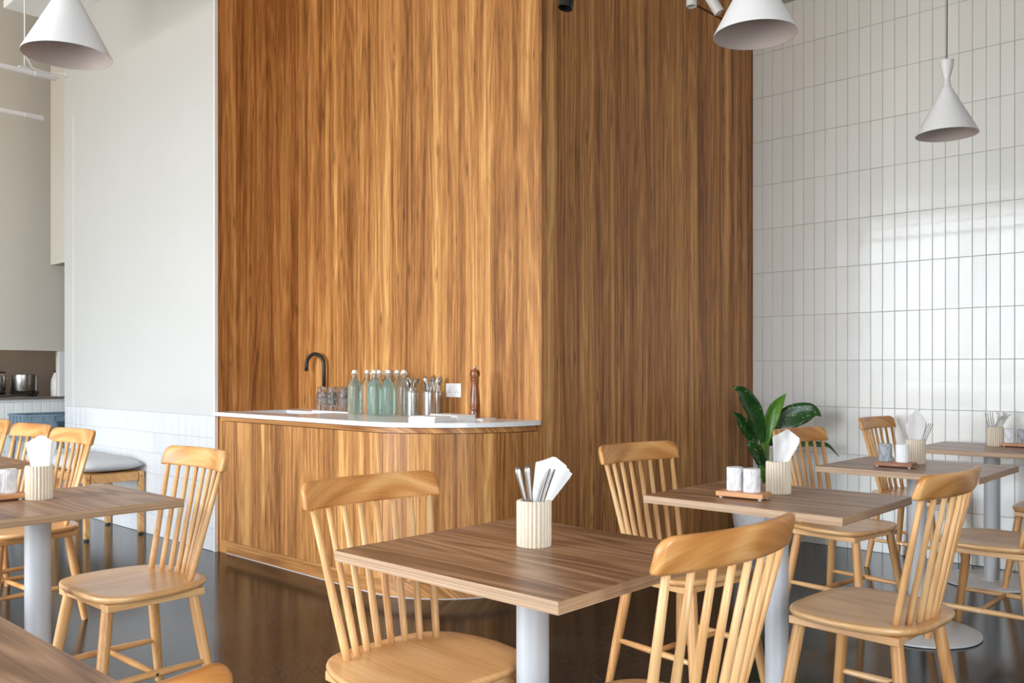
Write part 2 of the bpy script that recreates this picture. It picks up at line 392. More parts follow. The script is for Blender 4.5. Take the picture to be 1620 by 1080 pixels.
# kitchen pass-through on the far left
bm = bmesh.new(); box(bm, -8.62, -8.5, -3.0, 5.833, 0, .92)
kw = struct(link('wall_kitchen', bm, M['plaster']))
bm = bmesh.new(); box(bm, -8.62, -8.5, -3.0, 5.833, 1.36, CH); box(bm, -8.62, -8.5, 3.125, 5.833, .92, 1.36)
struct(link('wall_kitchen_top', bm, M['beige']))
struct(link('trim_4', bx(-8.52, -8.488, 3.105, 3.6, .945, 1.355), M['white']))
struct(link('trim_5', bx(-8.66, -8.46, 1.2, 3.125, .925, .945), M['sill']))
struct(link('trim_6', bx(-8.19, -7.83, 2.925, 3.3, 2.1, CH), M['beige']))
kp = .0747
tm3 = tile_mesh('kitchen_tile', kp-.003, .145-.003, .008); tm3.materials.append(M['tile'])
for i in range(13):
    for k in range(6):
        o = bpy.data.objects.new('tile', tm3); C.objects.link(o); o.parent = kw
        o.location = (-8.493, 3.07-kp*(i-1), .90-.16*0-.145*(k+.5)); o.rotation_euler = (0, 0, PI/2)
link('grout_bed', bx(-8.5, -8.496, 2.0, 3.4, 0, .9), M['grout'], kw)
link('cap', bx(-8.5, -8.488, 2.0, 3.4, .902, .925), M['white'], kw)

# ------------------------------------------------------------------ counter
EC = (-3.75, 3.586)
def ell(a, b, n=24, x1=None):
    pts = [(EC[0]+a*math.sin(PI/2*i/n), EC[1]-b*math.cos(PI/2*i/n)) for i in range(n+1)]
    return pts
ct_y = 2.886; e = ell(.652, 3.586-ct_y)
SX0, SX1, SY0, SY1 = -5.20, -4.62, 3.06, 3.37
L0 = (-5.312, ct_y); L1 = (-5.381, 3.583)
polys = [[L0, (SX0, ct_y), (SX0, SY0), (SX0, SY1), (SX0, 3.583), L1],
         [(SX0, ct_y), (SX1, ct_y), (SX1, SY0), (SX0, SY0)], [(SX0, SY1), (SX1, SY1), (SX1, 3.583), (SX0, 3.583)],
         [(SX1, ct_y)]+e[:-1]+[(-3.1, 3.583), (SX1, 3.583), (SX1, SY1), (SX1, SY0)]]
ctop = tag(link('countertop', slab(polys, .888, .912), M['stone']), 'white stone countertop with a curved front and a sink cutout', 'countertop')
cab = thing('counter_cabinet', 'curved walnut base cabinet standing in the wooden niche', 'cabinet', (-4.3, 3.25, 0))
def cpart(name, bm, mat): 
    return link(name, move(bm, Matrix.Translation((4.3, -3.25, 0))), mat, cab)
def band(off, t, x0, z0, z1, x1=None, n=40):
    """curved board whose face lies `off` behind the countertop edge, from x0 along the front, round the curve, up to x1"""
    A, B = .652-off, 3.586-ct_y-off
    def front(a, b):
        pts = [(EC[0]-.3*k, EC[1]-b) for k in range(8, 0, -1)]+[(EC[0]+a*math.sin(PI/2*i/n), EC[1]-b*math.cos(PI/2*i/n)) for i in range(n+1)]
        pts[-1] = (pts[-1][0], 3.58); out = []
        for p, q in zip(pts, pts[1:]):
            def cut(x): f = (x-p[0])/(q[0]-p[0]); return (x, p[1]+(q[1]-p[1])*f)
            if p[0] < x0 < q[0]: out.append(cut(x0))
            if p[0] >= x0 and (x1 is None or p[0] <= x1): out.append(p)
            if x1 is not None and p[0] < x1 < q[0]: out.append(cut(x1)); return out
        out.append(pts[-1]); return out
    f = front(A, B); g = [(p[0], min(p[1]+t, 3.58)) for p in f] if x1 is not None else front(A-t, B-t)
    m = min(len(f), len(g)); f, g = f[:m-1]+f[-1:], g[:m-1]+g[-1:]
    return prism(f+g[::-1], z0, z1)
dx = [-5.222, -4.815, -4.415, -4.007, -3.612]
for a, b in zip(dx[:3], dx[1:4]): cpart('door', bx(a+.002, b-.002, 2.899, 2.917, .096, .855, bev=.0012), M['cab'])
cpart('door', band(.013, .018, -4.005, .096, .855, x1=-3.614), M['cab'])
cpart('curved_panel', band(.013, .018, -3.610, .096, .855), M['cab'])
cpart('top_rail', band(.021, .02, -5.225, .858, .888), M['cab_h'])
cpart('plinth', band(.05, .02, -5.225, .0, .100), M['cab_h'])
cpart('plinth_seal', band(.0475, .004, -5.225, .0, .0035), M['greybase'])
bm = bx(-5.315, -5.225, 2.935, 3.3, 0, .888); box(bm, -5.225, -4.0, 2.95, 2.96, .09, .86)
cpart('side_filler', bm, M['cab'])
cpart('carcass', band(.034, .01, -5.225, .097, .888), M['dark'])

# sink, faucet
sk = tag(link('sink', bx(SX0-.004, SX1+.004, SY0-.004, SY1+.004, .70, .702), M['steel']), 'undermounted steel sink set in the white countertop', 'sink')
bm = bmesh.new(); z0, z1 = .702, .886
for (x0, x1, y0, y1) in ((SX0-.012, SX0, SY0-.012, SY1+.012), (SX1, SX1+.012, SY0-.012, SY1+.012), (SX0, SX1, SY0-.012, SY0), (SX0, SX1, SY1, SY1+.012)): box(bm, x0, x1, y0, y1, .70, z1)
link('basin_wall', bm, M['steel'], sk)
fx, fy = onY(512.5, 3.552), 3.552
fa = thing('faucet', 'matt black gooseneck tap beside the sink', 'faucet', (fx, fy, .912))
pts = [(0, 0, .0)]+[(0, 0, .30)]+[(-.082+.082*math.cos(PI*i/14), -.03*(1-math.cos(PI*i/14))/2, .30+.082*math.sin(PI*i/14)) for i in range(1, 15)]+[(-.164, -.03, .265)]
link('spout', tube(pts, .0125, 16), M['black'], fa, True)
link('base', lathe([(.024, 0), (.024, .012), (.017, .018)], 24), M['black'], fa, 'auto')
bm = tube([(.012, .0, .06), (.05, .0, .068)], .006, 10); link('lever', bm, M['black'], fa, True)

# ------------------------------------------------------------------ bottles, glasses, canisters
ZC = .912
def make_bottle(label, mat, loc, rz, h=.272):
    b = thing('bottle', label, 'bottle', loc, rz, 'swing-top bottles on the counter')
    r = .042
    prof = [(0, .004), (r*.8, .001), (r*.96, .004), (r, .012), (r, .150), (r*.97, .168), (r*.82, .190), (r*.55, .208), (.0165, .222), (.0140, .234), (.0140, .250), (0, .250)]
    bm = lathe(prof, 32); bm.normal_update()
    for f in bm.faces: f.material_index = 1 if f.calc_center_median().z > .20 else 0
    link('body', bm, [mat, M['bottle_c']], b, 'auto')
    link('collar', lathe([(.0148, .236), (.0165, .238), (.0165, .246), (.0148, .248)], 20), M['tumbler'], b, 'auto')
    link('stopper', lathe([(.011, .2505), (.0155, .252), (.0155, .262), (.0145, .268), (.009, .272), (0, .272)], 20), M['ceramic'], b, 'auto')
    p = [(.0175, 0, .232), (.0215, 0, .245), (.021, 0, .258), (.016, 0, .264)]
    bm = tube(p, .0014, 6); tube([(-x, y, z) for x, y, z in p], .0014, 6, bm); tube([(-.017, 0, .232), (-.012, -.0125, .232), (0, -.017, .228), (.012, -.0125, .232), (.017, 0, .232)], .0014, 6, bm)
    link('wire_bail', bm, M['steel'], b, True)
    return b
BT = [(561, 3.36, 't', 'teal-tinted swing-top bottle nearest the stacked glasses'),
      (581, 3.44, 'c', 'clear swing-top bottle second from the glasses, half behind its neighbour'),
      (592, 3.335, 't', 'teal-tinted swing-top bottle standing foremost in the bottle cluster'),
      (600, 3.485, 'c', 'clear swing-top bottle in the back row between the two foremost teal bottles'),
      (612, 3.545, 'c', 'clear swing-top bottle hindmost, right behind the second front teal bottle'),
      (614.5, 3.375, 't', 'teal-tinted swing-top bottle in the front row nearest the steel canisters'),
      (628.5, 3.50, 'c', 'clear swing-top bottle in the back row just left of the open clear one'),
      (639, 3.42, 'c', 'clear swing-top bottle beside the first steel canister, wire bail open')]
for px, Y, k, lab in BT:
    make_bottle(lab, M['bottle'] if k == 't' else M['bottle_c'], (onY(px, Y), Y, ZC), random.uniform(-.6, .6)+.7)
towel = tag(link('cloth', bx(-4.93, -4.50, 3.385, 3.522, ZC, ZC+.006, bev=.002), M['paper']), 'flat white cloth under the stacked glasses', 'cloth')
tg = thing('tumbler', '', 'glass', (0, 0, 0), 0, 'upturned tumblers stacked by the tap')
link('body', lathe([(.034, .0), (.0355, .001), (.0345, .03), (.0285, .062), (.027, .085), (.025, .088), (0, .088), (0, .080), (.0235, .079), (.0255, .062), (.0325, .03), (.034, 0)], 28, cap=False), M['tumbler'], tg, True)
GS = [(509, 3.43, 'stack nearest the tap'), (524.5, 3.43, 'middle front stack'), (534.5, 3.50, 'stack behind the middle'), (544.5, 3.435, 'stack nearest the bottles')]
lv = ['bottom', 'middle', 'top']
for gi, (px, Y, nm) in enumerate(GS):
    for k in range(3):
        lab = 'clear upturned tumbler, %s one of the %s on the counter' % (lv[k], nm)
        loc = (onY(px, Y), Y, ZC+.006+.0335*k+.001)
        if gi == 0 and k == 0: tg.location = loc; tg['label'] = lab
        else: tree_copy(tg, loc, random.uniform(0, 3), lab)

def canister(label, loc, r=.042, h=.147):
    c = thing('canister', label, 'canister', loc, 0, 'steel cutlery canisters on the counter')
    link('body', lathe([(0, .0), (r*.97, 0), (r, .003), (r, h-.003), (r+.002, h-.0015), (r+.002, h), (r-.0015, h), (r-.0015, .004), (0, .004)], 36), M['steel'], c, 'auto')
    link('rim', lathe([(r+.0005, h-.008), (r+.003, h-.006), (r+.003, h+.001), (r-.002, h+.001)], 36, cap=False), M['steel'], c, True); return c
# cutlery shapes: thing with handle + head, base at (0,0,0), handle end up
def cutlery_mesh(kind, L=.19):
    bm = bmesh.new(); n = 12
    rows = []
    for i in range(n+1):
        u = i/n; z = L*u
        wdt = .0035+.006*max(0, (u-.35)/.65)**1.3
        if kind == 'knife' and u < .4: wdt = .008
        if u > .93: wdt *= math.sqrt(max(0, 1-((u-.93)/.08)**2))
        tk = .0012+.0006*math.sin(PI*u)
        rows.append((wdt, tk, z, .004*math.sin(PI*u)))
    rings = [[bm.verts.new((sx*a, dy+sy*b, z)) for sx, sy in ((-1, -.4), (-.6, -1), (.6, -1), (1, -.4), (1, .4), (.6, 1), (-.6, 1), (-1, .4))] for a, b, z, dy in rows]
    for a, b in zip(rings, rings[1:]):
        for k in range(8): bm.faces.new((a[k], a[(k+1) % 8], b[(k+1) % 8], b[k]))
    bm.faces.new(rings[0][::-1]); bm.faces.new(rings[-1])
    bmesh.ops.recalc_face_normals(bm, faces=bm.faces[:])
    me = bpy.data.meshes.new(kind); bm.to_mesh(me); bm.free()
    for p in me.polygons: p.use_smooth = True
    me.materials.append(M['steel_d']); return me
KN, SPN = cutlery_mesh('knife'), cutlery_mesh('spoon', .185)
def spoon_up_mesh():
    bm = bmesh.new(); L = .20; n = 22; rings = []
    for i in range(n+1):
        u = i/n; z = L*u
        if u < .72: a, b, d = .0045-.0015*u, .0013, 0
        else:
            s = (u-.72)/.28; a = .003+.0175*math.sin(PI*min(1, s*.97+.03))**.7; b = .0012; d = .006*math.sin(PI*s)
        rings.append([bm.verts.new((sx*a, d+sy*b+(.004*(1-abs(sx)) if u > .75 else 0), z)) for sx, sy in ((-1, 0), (-.6, -1), (0, -1), (.6, -1), (1, 0), (.6, 1), (0, 1), (-.6, 1))])
    for a, b in zip(rings, rings[1:]):
        for k in range(8): bm.faces.new((a[k], a[(k+1) % 8], b[(k+1) % 8], b[k]))
    bm.faces.new(rings[0][::-1]); bm.faces.new(rings[-1]); bmesh.ops.recalc_face_normals(bm, faces=bm.faces[:])
    me = bpy.data.meshes.new('spoon_up'); bm.to_mesh(me); bm.free()
    for p in me.polygons: p.use_smooth = True
    me.materials.append(M['steel']); return me
SPU = spoon_up_mesh()
def cutlery(me, name, label, base, lean, az, yaw=0, group=None):
    """stick of cutlery standing at base, leaning `lean` rad towards azimuth `az`"""
    o = bpy.data.objects.new(name, me); C.objects.link(o)
    o.matrix_world = Matrix.Translation(base) @ Matrix.Rotation(az, 4, 'Z') @ Matrix.Rotation(lean, 4, 'Y') @ Matrix.Rotation(yaw-az, 4, 'Z')
    return tag(o, label, name if name != 'cutlery_handle' else 'cutlery', group)
VY = math.atan(1290/1396)    # the room direction "rightwards in view" has azimuth VY
cans = [(652.5, 3.40, 'polished steel cutlery canister beside the bottles'), (679.5, 3.42, 'polished steel cutlery canister nearer the pepper mill'),
        (690, 3.53, 'steel cutlery canister half hidden at the back by the wall socket')]
for ci, (px, Y, lab) in enumerate(cans):
    x = onY(px, Y); canister(lab, (x, Y, ZC), .037 if ci < 2 else .035)
    nk = (7, 9, 5)[ci]
    for k in range(nk):
        az = VY+PI*(k % 2)+random.uniform(-.5, .5); rr = random.uniform(.006, .027)
        me, nm = random.choice([(SPN, 'fork'), (SPU, 'spoon'), (SPU, 'spoon'), (KN, 'knife')])
        lean = math.atan((rr+.028)/.15)*random.uniform(.45, 1)
        cutlery(me, 'cutlery', ('steel cutlery standing in the canister beside the bottles', 'steel cutlery standing in the canister nearer the pepper mill', 'steel cutlery standing in the rear canister by the socket')[ci],
                (x-rr*math.cos(az), Y-rr*math.sin(az), ZC+.006+random.uniform(.01, .045)), lean, az, random.uniform(0, PI),
                ('cutlery in the first canister', 'cutlery in the second canister', 'cutlery in the rear canister')[ci])
# pepper mill on a folded napkin
mx, my = onY(751.3, 3.44), 3.44
mp = tag(link('paper_napkin', move(bx(-.14, .10, -.085, .060, 0, .007, bev=.002), Matrix.Translation((mx, my, ZC)) @ Matrix.Rotation(.25, 4, 'Z')), M['paper']), 'folded white napkin under the pepper mill', 'napkin')
ml = thing('pepper_mill', 'tall dark-stained wooden pepper mill on the counter by the socket', 'pepper mill', (mx, my, ZC+.007))
link('body', lathe([(0, 0), (.029, 0), (.030, .006), (.030, .040), (.028, .044), (.030, .050), (.028, .056), (.030, .062), (.0285, .085), (.027, .12), (.0215, .165), (.0205, .185), (.023, .200), (.0235, .203), (.0215, .206), (.0245, .210), (.0245, .217), (.021, .220), (0, .220)], 36), M['mill'], ml, 'auto')
link('head', lathe([(.019, .2205), (.024, .224), (.029, .238), (.0285, .250), (.024, .262), (.012, .268), (0, .269)], 36), M['mill'], ml, True)
link('knob', lathe([(.005, .268), (.005, .272), (.0075, .275), (.0075, .281), (.005, .285), (0, .285)], 20), M['steel'], ml, True)
# stacks of paper napkins
def napstack(px0, px1, Y, n, dy, label, group, skew):
    x0, x1 = onY(px0, Y), onY(px1, Y)
    for k in range(n):
        bm = bx(-(x1-x0)/2, (x1-x0)/2, -dy/2, dy/2, 0, .0095, bev=.0025)
        o = link('napkin_pack', move(bm, Matrix.Rotation(skew+random.uniform(-.04, .04), 4, 'Z')), M['paper']); o.location = ((x0+x1)/2+random.uniform(-.002, .002), Y, ZC+.0097*k)
        tag(o, label % ('bottom', 'middle', 'top', 'upper')[k], 'napkins', group)
napstack(664, 699, 3.13, 3, .13, 'folded white paper napkins in the stack near the counter edge, %s layer', 'napkins stacked near the counter edge', .1)
napstack(690, 742, 3.32, 3, .12, 'folded white paper napkins in the stack beside the pepper mill, %s layer', 'napkins stacked beside the pepper mill', -.12)
# wall socket
so = thing('wall_socket', 'white double wall socket on the walnut panel above the counter', 'socket', (-3.776, 3.586, 1.064))
link('plate', bx(-.064, .064, -.010, -.0005, -.041, .041, bev=.003), M['white'], so)
for sx in (-.03, .03):
    link('outlet', bx(sx-.017, sx+.017, -.0115, -.010, -.024, .010, bev=.001), M['white'], so)
    bm = bmesh.new()
    for (a, b) in ((0, .002), (-.008, -.010), (.008, -.010)): box(bm, sx+a-.0015, sx+a+.0015, -.0122, -.0114, b-.005, b+.003)
    link('slot', bm, M['dark'], so)
    link('rocker', bx(sx-.006, sx+.006, -.0125, -.010, .017, .030, bev=.001), M['white'], so)

# ------------------------------------------------------------------ tables
GT = 'square walnut-topped pedestal tables'
def make_table(label, cx, cyy, sx=.70, sy=.62, along='x'):
    t = thing('pedestal_table', label, 'table', (cx, cyy, 0), 0, None)
    bm = box(bmesh.new(), -sx/2, sx/2, -sy/2, sy/2, .722, .748, bev=.0012)
    for f in bm.faces: f.material_index = 0 if abs(f.normal.z) > .8 else (1 if abs(f.normal.y) > .5 else 2)
    bm.normal_update()
    for f in bm.faces: f.material_index = 0 if f.normal.z > .8 else (1 if abs(f.normal.y) >= abs(f.normal.x) else 2)
    link('tabletop', bm, [M['top'] if along == 'x' else M['top_y'], M['edge'], M['edge_y']], t)
    link('pole', lathe([(.0395, .012), (.0395, .712)], 36), M['polemetal'], t, 'auto')
    link('mounting_plate', bx(-.16, .16, -.16, .16, .712, .722, bev=.001), M['whitemetal'], t)
    link('base', lathe([(0, 0), (.258, 0), (.264, .003), (.264, .009), (.258, .012), (.05, .013), (.05, .016), (.0, .016)], 64), M['greybase'], t, 'auto')
    return t
TC = make_table('walnut pedestal table in the middle with the foremost cutlery cup', -1.405, 1.594, .70, .65)
TM = make_table('walnut pedestal table with two fluted white shakers on an orange-brown tray', -1.395, 2.855, .70, .59)
TB = make_table('walnut pedestal table with a grey and a white shaker on a dark tray', -1.365, 4.18, .68, .62)
TF = make_table('walnut pedestal table farthest back, close to the tiled wall', -1.38, 5.45, .68, .62)
TL = make_table('walnut pedestal table in front of the white wall, at the left', -3.12, 1.075, .60, .71, 'x')
TL2 = make_table('walnut pedestal table half hidden behind the napkin cup, nearest the kitchen', -4.75, 1.17, .60, .71, 'x')
TN = make_table('walnut pedestal table cut by the bottom left corner, nearest the camera', -1.395, .235, .70, .59)

# ------------------------------------------------------------------ chairs
def crest_x(y): return -.268+.036*(y/.213)**2
def make_chair(label, loc, rz):
    c = thing('spindle_chair', label, 'chair', loc, rz)
    # seat
    bm = bmesh.new(); n = 56; ring = []
    def outline(s):
        pts = []
        for i in range(n):
            a = 2*PI*i/n; ca, sa = math.cos(a), math.sin(a)
            ex = 2/4.2 if ca > 0 else 2/3.0
            x = (.192 if ca > 0 else .222)*math.copysign(abs(ca)**ex, ca)
            y = (.238-.02*max(0, -x/.22)-.012*max(0, x/.19))*math.copysign(abs(sa)**(2/3.6), sa)
            pts.append((x*s, y*s))
        return pts
    lv = [(.90, .424), (.965, .428), (.995, .436), (1, .442), (.992, .448), (.97, .450), (.80, .4475), (.5, .4455), (.2, .445)]
    rings = [[bm.verts.new((x, y, z)) for x, y in outline(s)] for s, z in lv]
    for a, b in zip(rings, rings[1:]):
        for i in range(n): bm.faces.new((a[i], a[(i+1) % n], b[(i+1) % n], b[i]))
    bm.faces.new(rings[0][::-1]); bm.faces.new(rings[-1])
    link('seat', bm, M['ch_x'], c, True)
    bm = bmesh.new()
    for sy in (-1, 1): box(bm, -.175, .165, sy*.168-.022, sy*.168+.022, .400, .4245, bev=.003)
    for x in (-.150, .140): box(bm, x-.018, x+.018, -.146, .146, .402, .4245)
    link('apron', bm, M['ch_x'], c)
    for sx in (-1, 1):
        for sy in (-1, 1):
            a = Vector((sx*.148-.002, sy*.150, .408)); b = Vector((sx*.206, sy*.204, 0))
            P = [a.lerp(b, k) for k in (0, .2, .45, .7, .95, 1)]
            link('leg', tube(P, [.0185, .0195, .0190, .0175, .0148, .0138], 14), M['ch_leg'], c, 'auto')
    zs = .165; k = 1-zs/.408
    lx = .148+(.206-.148)*k; ly = .150+(.204-.150)*k
    for sy in (-1, 1):
        a, b = Vector((-lx, sy*ly, zs)), Vector((lx, sy*ly, zs))
        s = link('side_stretcher', tube([a.lerp(b, q) for q in (0, .1, .3, .5, .7, .9, 1)], [.0085, .0098, .0118, .0125, .0118, .0098, .0085], 12), M['ch_x'], c, True)
        bm = tube([(0, sy*(ly+.0105), zs), (0, sy*(ly+.0135), zs)], .0052, 12); link('bolt', bm, M['steel'], s)
    a, b = Vector((0, -ly, zs)), Vector((0, ly, zs))
    link('cross_stretcher', tube([a.lerp(b, q) for q in (0, .1, .3, .5, .7, .9, 1)], [.008, .0092, .011, .0118, .011, .0092, .008], 12), M['ch_y'], c, True)
    for i in range(8):
        v = (i-3.5)/3.5
        yb, xb = v*.143, -.184+.040*v*v
        yt = v*.190; xt = crest_x(yt)
        a, b = Vector((xb, yb, .444)), Vector((xt+.002, yt, .835)); f = 1.12 if i in (0, 7) else 1
        link('spindle', tube([a.lerp(b, q) for q in (0, .12, .3, .6, 1)], [.0092*f, .0098*f, .0100*f, .0088*f, .0074*f], 12), M['ch_z'], c, True)
    # crest rail
    bm = bmesh.new(); N = 32; rings = []
    cs = [(-1, -.75), (-1, .70), (-.72, .94), (-.25, 1), (.25, 1), (.72, .94), (1, .70), (1, -.75), (.75, -.97), (0, -1), (-.75, -.97)]
    for i in range(N+1):
        v = -1+2*i/N; v = math.copysign(1-(1-abs(v))**1.5, v)
        y = v*.2185; d = (1-abs(v))*.2185
        R = .030; top = .893 - (R-math.sqrt(max(0, R*R-(R-d)**2)) if d < R else 0)*.95
        r2 = .006; bot = .8215+(r2-math.sqrt(max(0, r2*r2-(r2-d)**2)) if d < r2 else 0)
        th_ = .0125*(1 if d > .008 else .55+.45*math.sqrt(max(0, 1-((.008-d)/.008)**2)))
        cx_ = crest_x(y); ring = []
        for a, b in cs:
            z = (top+bot)/2+b*(top-bot)/2
            ring.append(bm.verts.new((cx_+a*th_*(1-.12*(b > .5))-(z-.835)*.28, y, z)))
        rings.append(ring)
    m = len(cs)
    for a, b in zip(rings, rings[1:]):
        for k in range(m): bm.faces.new((a[k], a[(k+1) % m], b[(k+1) % m], b[k]))
    bm.faces.new(rings[0][::-1]); bm.faces.new(rings[-1])
    link('crest_rail', bm, M['ch_y'], c, True)
    return c
ch0 = make_chair('honey wood spindle chair at the middle table, its back turned to the counter', (-1.668, 1.491, 0), -.066)
for (x, y, a, lab) in [
    (-1.071, 1.531, 3.056, 'honey wood spindle chair seen from behind its broad curved crest rail, overlapping the middle table'),
    (-1.762, 2.871, -.144, 'honey wood spindle chair standing in front of the plain walnut block wall'),
    (-1.047, 2.763, 3.078, 'honey wood spindle chair at the right with whole seat and side of its back showing'),
    (-1.700, 4.185, -.150, 'honey wood spindle chair beside the potted plant, leaves behind its crest'),
    (-1.075, 4.265, 3.12, 'honey wood spindle chair cut by the right edge, seat and front legs showing'),
    (-1.813, 5.533, -.095, 'honey wood spindle chair farthest back, against the white tiled wall'),
    (-1.07, 5.49, 3.14, 'honey wood spindle chair showing only a seat tip at the right edge'),
    (-3.065, 1.357, -1.551, 'honey wood spindle chair beside the counter, at the left table'),
    (-4.521, 1.481, -1.505, 'honey wood spindle chair in front of the grey bench cushion'),
    (-5.092, 1.489, -1.483, 'honey wood spindle chair in front of the blue-grey crate, behind the raised napkin'),
    (-5.698, 1.493, -1.555, 'honey wood spindle chair cut by the left edge, below the kitchen pass'),
    (-3.10, .715, PI/2, 'honey wood spindle chair showing just a seat corner at the left edge'),
    (-1.065, .255, 3.10, 'honey wood spindle chair showing only its crest at the bottom edge, nearest the camera')]:
    tree_copy(ch0, (x, y, 0), a, lab)

# ------------------------------------------------------------------ table setting
ZT = .748
def cup_bm(r=.0385, h=.112, ribs=24):
    bm = bmesh.new(); k = 8; n = ribs*k; rings = []
    def ring(amp, rad, z): return [bm.verts.new((((rad+amp*math.sin(PI*(i % k)/k)**.6))*math.cos(2*PI*i/n), (rad+amp*math.sin(PI*(i % k)/k)**.6)*math.sin(2*PI*i/n), z)) for i in range(n)]
    rings += [ring(0, r-.004, 0), ring(.005, r-.001, .0), ring(.006, r-.001, .003), ring(.006, r-.001, h-.004), ring(.0045, r-.001, h-.001), ring(.002, r-.001, h), ring(0, r-.005, h), ring(0, r-.006, h-.003), ring(0, r-.006, .006)]
    for a, b in zip(rings, rings[1:]):
        for i in range(n): bm.faces.new((a[i], a[(i+1) % n], b[(i+1) % n], b[i]))
    bm.faces.new(rings[0][::-1]); bm.faces.new(rings[-1]); return bm
cup_me = None
def cup(label, x, y):
    global cup_me
    o = link('ribbed_cup', cup_me or cup_bm(), M['cup'], None, 'auto'); cup_me = o.data
    o.location = (x, y, ZT); o.rotation_euler = (0, 0, random.uniform(0, 1)); return tag(o, label, 'cup')
def napkin_bm(wb, wt, h, bend, layers, seed, crumple=.004, peak=0.0, fan=0.0):
    """bunch of folded paper: narrow at the cup, wider on top, several sheets thick"""
    bm = bmesh.new(); nx, nz = 10, 14
    for L in range(layers):
        g = {}
        for s in (0, 1):
            for i in range(nx+1):
                for j in range(nz+1):
                    u, v = i/nx*2-1, j/nz
                    q = min(1, max(0, (v-.38)/.60)); ww = wb+(wt-wb)*q; x = u*ww/2+fan*q+(.009*L if layers > 1 else 0)*q
                    y = bend*(1-u*u)*(1.1-v)+L*.005*(1+v)+s*.0022
                    y += crumple*noise.noise(Vector((u*1.6+seed, v*3, L+seed)))*(.3+1.7*q)
                    z = h*v*(1-.05*L)*(1-peak*abs(u-.1))+.004*noise.noise(Vector((u*1.2, seed*3, L)))*v
                    g[s, i, j] = bm.verts.new((x, y, z))
        for i in range(nx):
            for j in range(nz):
                bm.faces.new((g[0, i, j], g[0, i+1, j], g[0, i+1, j+1], g[0, i, j+1])); bm.faces.new((g[1, i, j], g[1, i, j+1], g[1, i+1, j+1], g[1, i+1, j]))
        for i in range(nx):
            for j in (0, nz): bm.faces.new((g[0, i, j], g[0, i+1, j], g[1, i+1, j], g[1, i, j]))
        for j in range(nz):
            for i in (0, nx): bm.faces.new((g[0, i, j], g[0, i, j+1], g[1, i, j+1], g[1, i, j]))
    return bm
def napkin(label, x, y, roll, wb, wt, h, bend=.012, layers=2, seed=0, yaw=0, pitch=0, dz=.045, crumple=.004, peak=0.0, fan=0.0):
    o = link('paper_napkin', napkin_bm(wb, wt, h, bend, layers, seed, crumple, peak, fan), M['paper'], None, 'auto')
    o.matrix_world = Matrix.Translation((x, y, ZT+dz)) @ Matrix.Rotation(VY+yaw, 4, 'Z') @ Matrix.Rotation(roll, 4, 'Y') @ Matrix.Rotation(pitch, 4, 'X')
    return tag(o, label, 'napkin')
rx, ry = math.cos(VY), math.sin(VY)     # rightwards in view
bxx, byy = -math.sin(VY), math.cos(VY)  # away from the camera
def at(x, y, r=0, d=0): return (x+rx*r+bxx*d, y+ry*r+byy*d)
def shaker(label, x, y, mat, grp=None):
    s = thing('shaker', label, 'shaker', (x, y, ZT+.0225), 0, None)
    bm = bmesh.new(); n = 96
    def ring(amp, rad, z): return [bm.verts.new(((rad-amp*(i % 4 == 0))*math.cos(2*PI*i/n), (rad-amp*(i % 4 == 0))*math.sin(2*PI*i/n), z)) for i in range(n)]
    R = [ring(0, .027, 0), ring(.0012, .0285, .002), ring(.0012, .0285, .076), ring(0, .027, .079), ring(0, .024, .079), ring(0, .0235, .077)]
    for a, b in zip(R, R[1:]):
        for i in range(n): bm.faces.new((a[i], a[(i+1) % n], b[(i+1) % n], b[i]))
    bm.faces.new(R[0][::-1]); bm.faces.new(R[-1])
    link('body', bm, mat, s)
    bm = lathe([(.0225, .0772), (.0225, .0785), (0, .0790)], 32); link('lid', bm, mat, s, 'auto')
    return s
def tray(label, x, y, rz, mat, L=.165, W=.085):
    t = thing('tray', label, 'tray', (x, y, ZT), rz)
    link('board', bx(-L/2, L/2, -W/2, W/2, .006, .0225, bev=.0015), mat, t)
    for sx in (-1, 1):
        for sy in (-1, 1): link('foot', lathe([(.006, 0), (.006, .006)], 12, loc=(sx*(L/2-.014), sy*(W/2-.014), 0)), M['greybase'], t)
    return t
# middle table
x, y = -1.443, 1.642; cup('cream ribbed cup with two broad steel handles on the middle table', x, y)
cutlery(KN, 'knife', 'steel handle leaning leftmost in the cup on the middle table', (*at(x, y, .004, .004), ZT+.01), .24, VY+PI, VY+.15)
cutlery(KN, 'knife', 'steel handle standing next to the napkin in the cup on the middle table', (*at(x, y, .004, -.008), ZT+.01), .11, VY+PI, VY+.1)
napkin('white folded napkin fanning out rightwards of the steel handles on the middle table', *at(x, y, -.002, .006), .16, .034, .078, .205, .006, 3, 1, 0, 0, .02, .002, .10, .016)
for k, s in enumerate((.018, .026)):
    cutlery(SPN, 'fork', 'thin steel handle before the folded napkin on the middle table, %s one' % ('inner' if k == 0 else 'outer'), (*at(x, y, -.008+.006*k, -.014), ZT+.012), .26+.03*k, VY, VY+1.2)
# second table
x, y = -1.425, 2.93; cup('cream ribbed cup with a tall crumpled napkin, plant behind it', x, y)
napkin('white crumpled napkin in the cup in front of the potted plant', *at(x, y, -.002), .13, .044, .100, .205, .010, 2, 5, .1, .0, .025, .009, .16, .006)
tray('orange-brown wooden tray under two fluted white shakers', -1.455, 2.732, .10, M['tray'])
shaker('fluted white shaker at the left end of the orange-brown tray', -1.492, 2.742, M['marble']); shaker('fluted white shaker on the orange-brown tray, next to the ribbed cup', -1.427, 2.737, M['marble'])
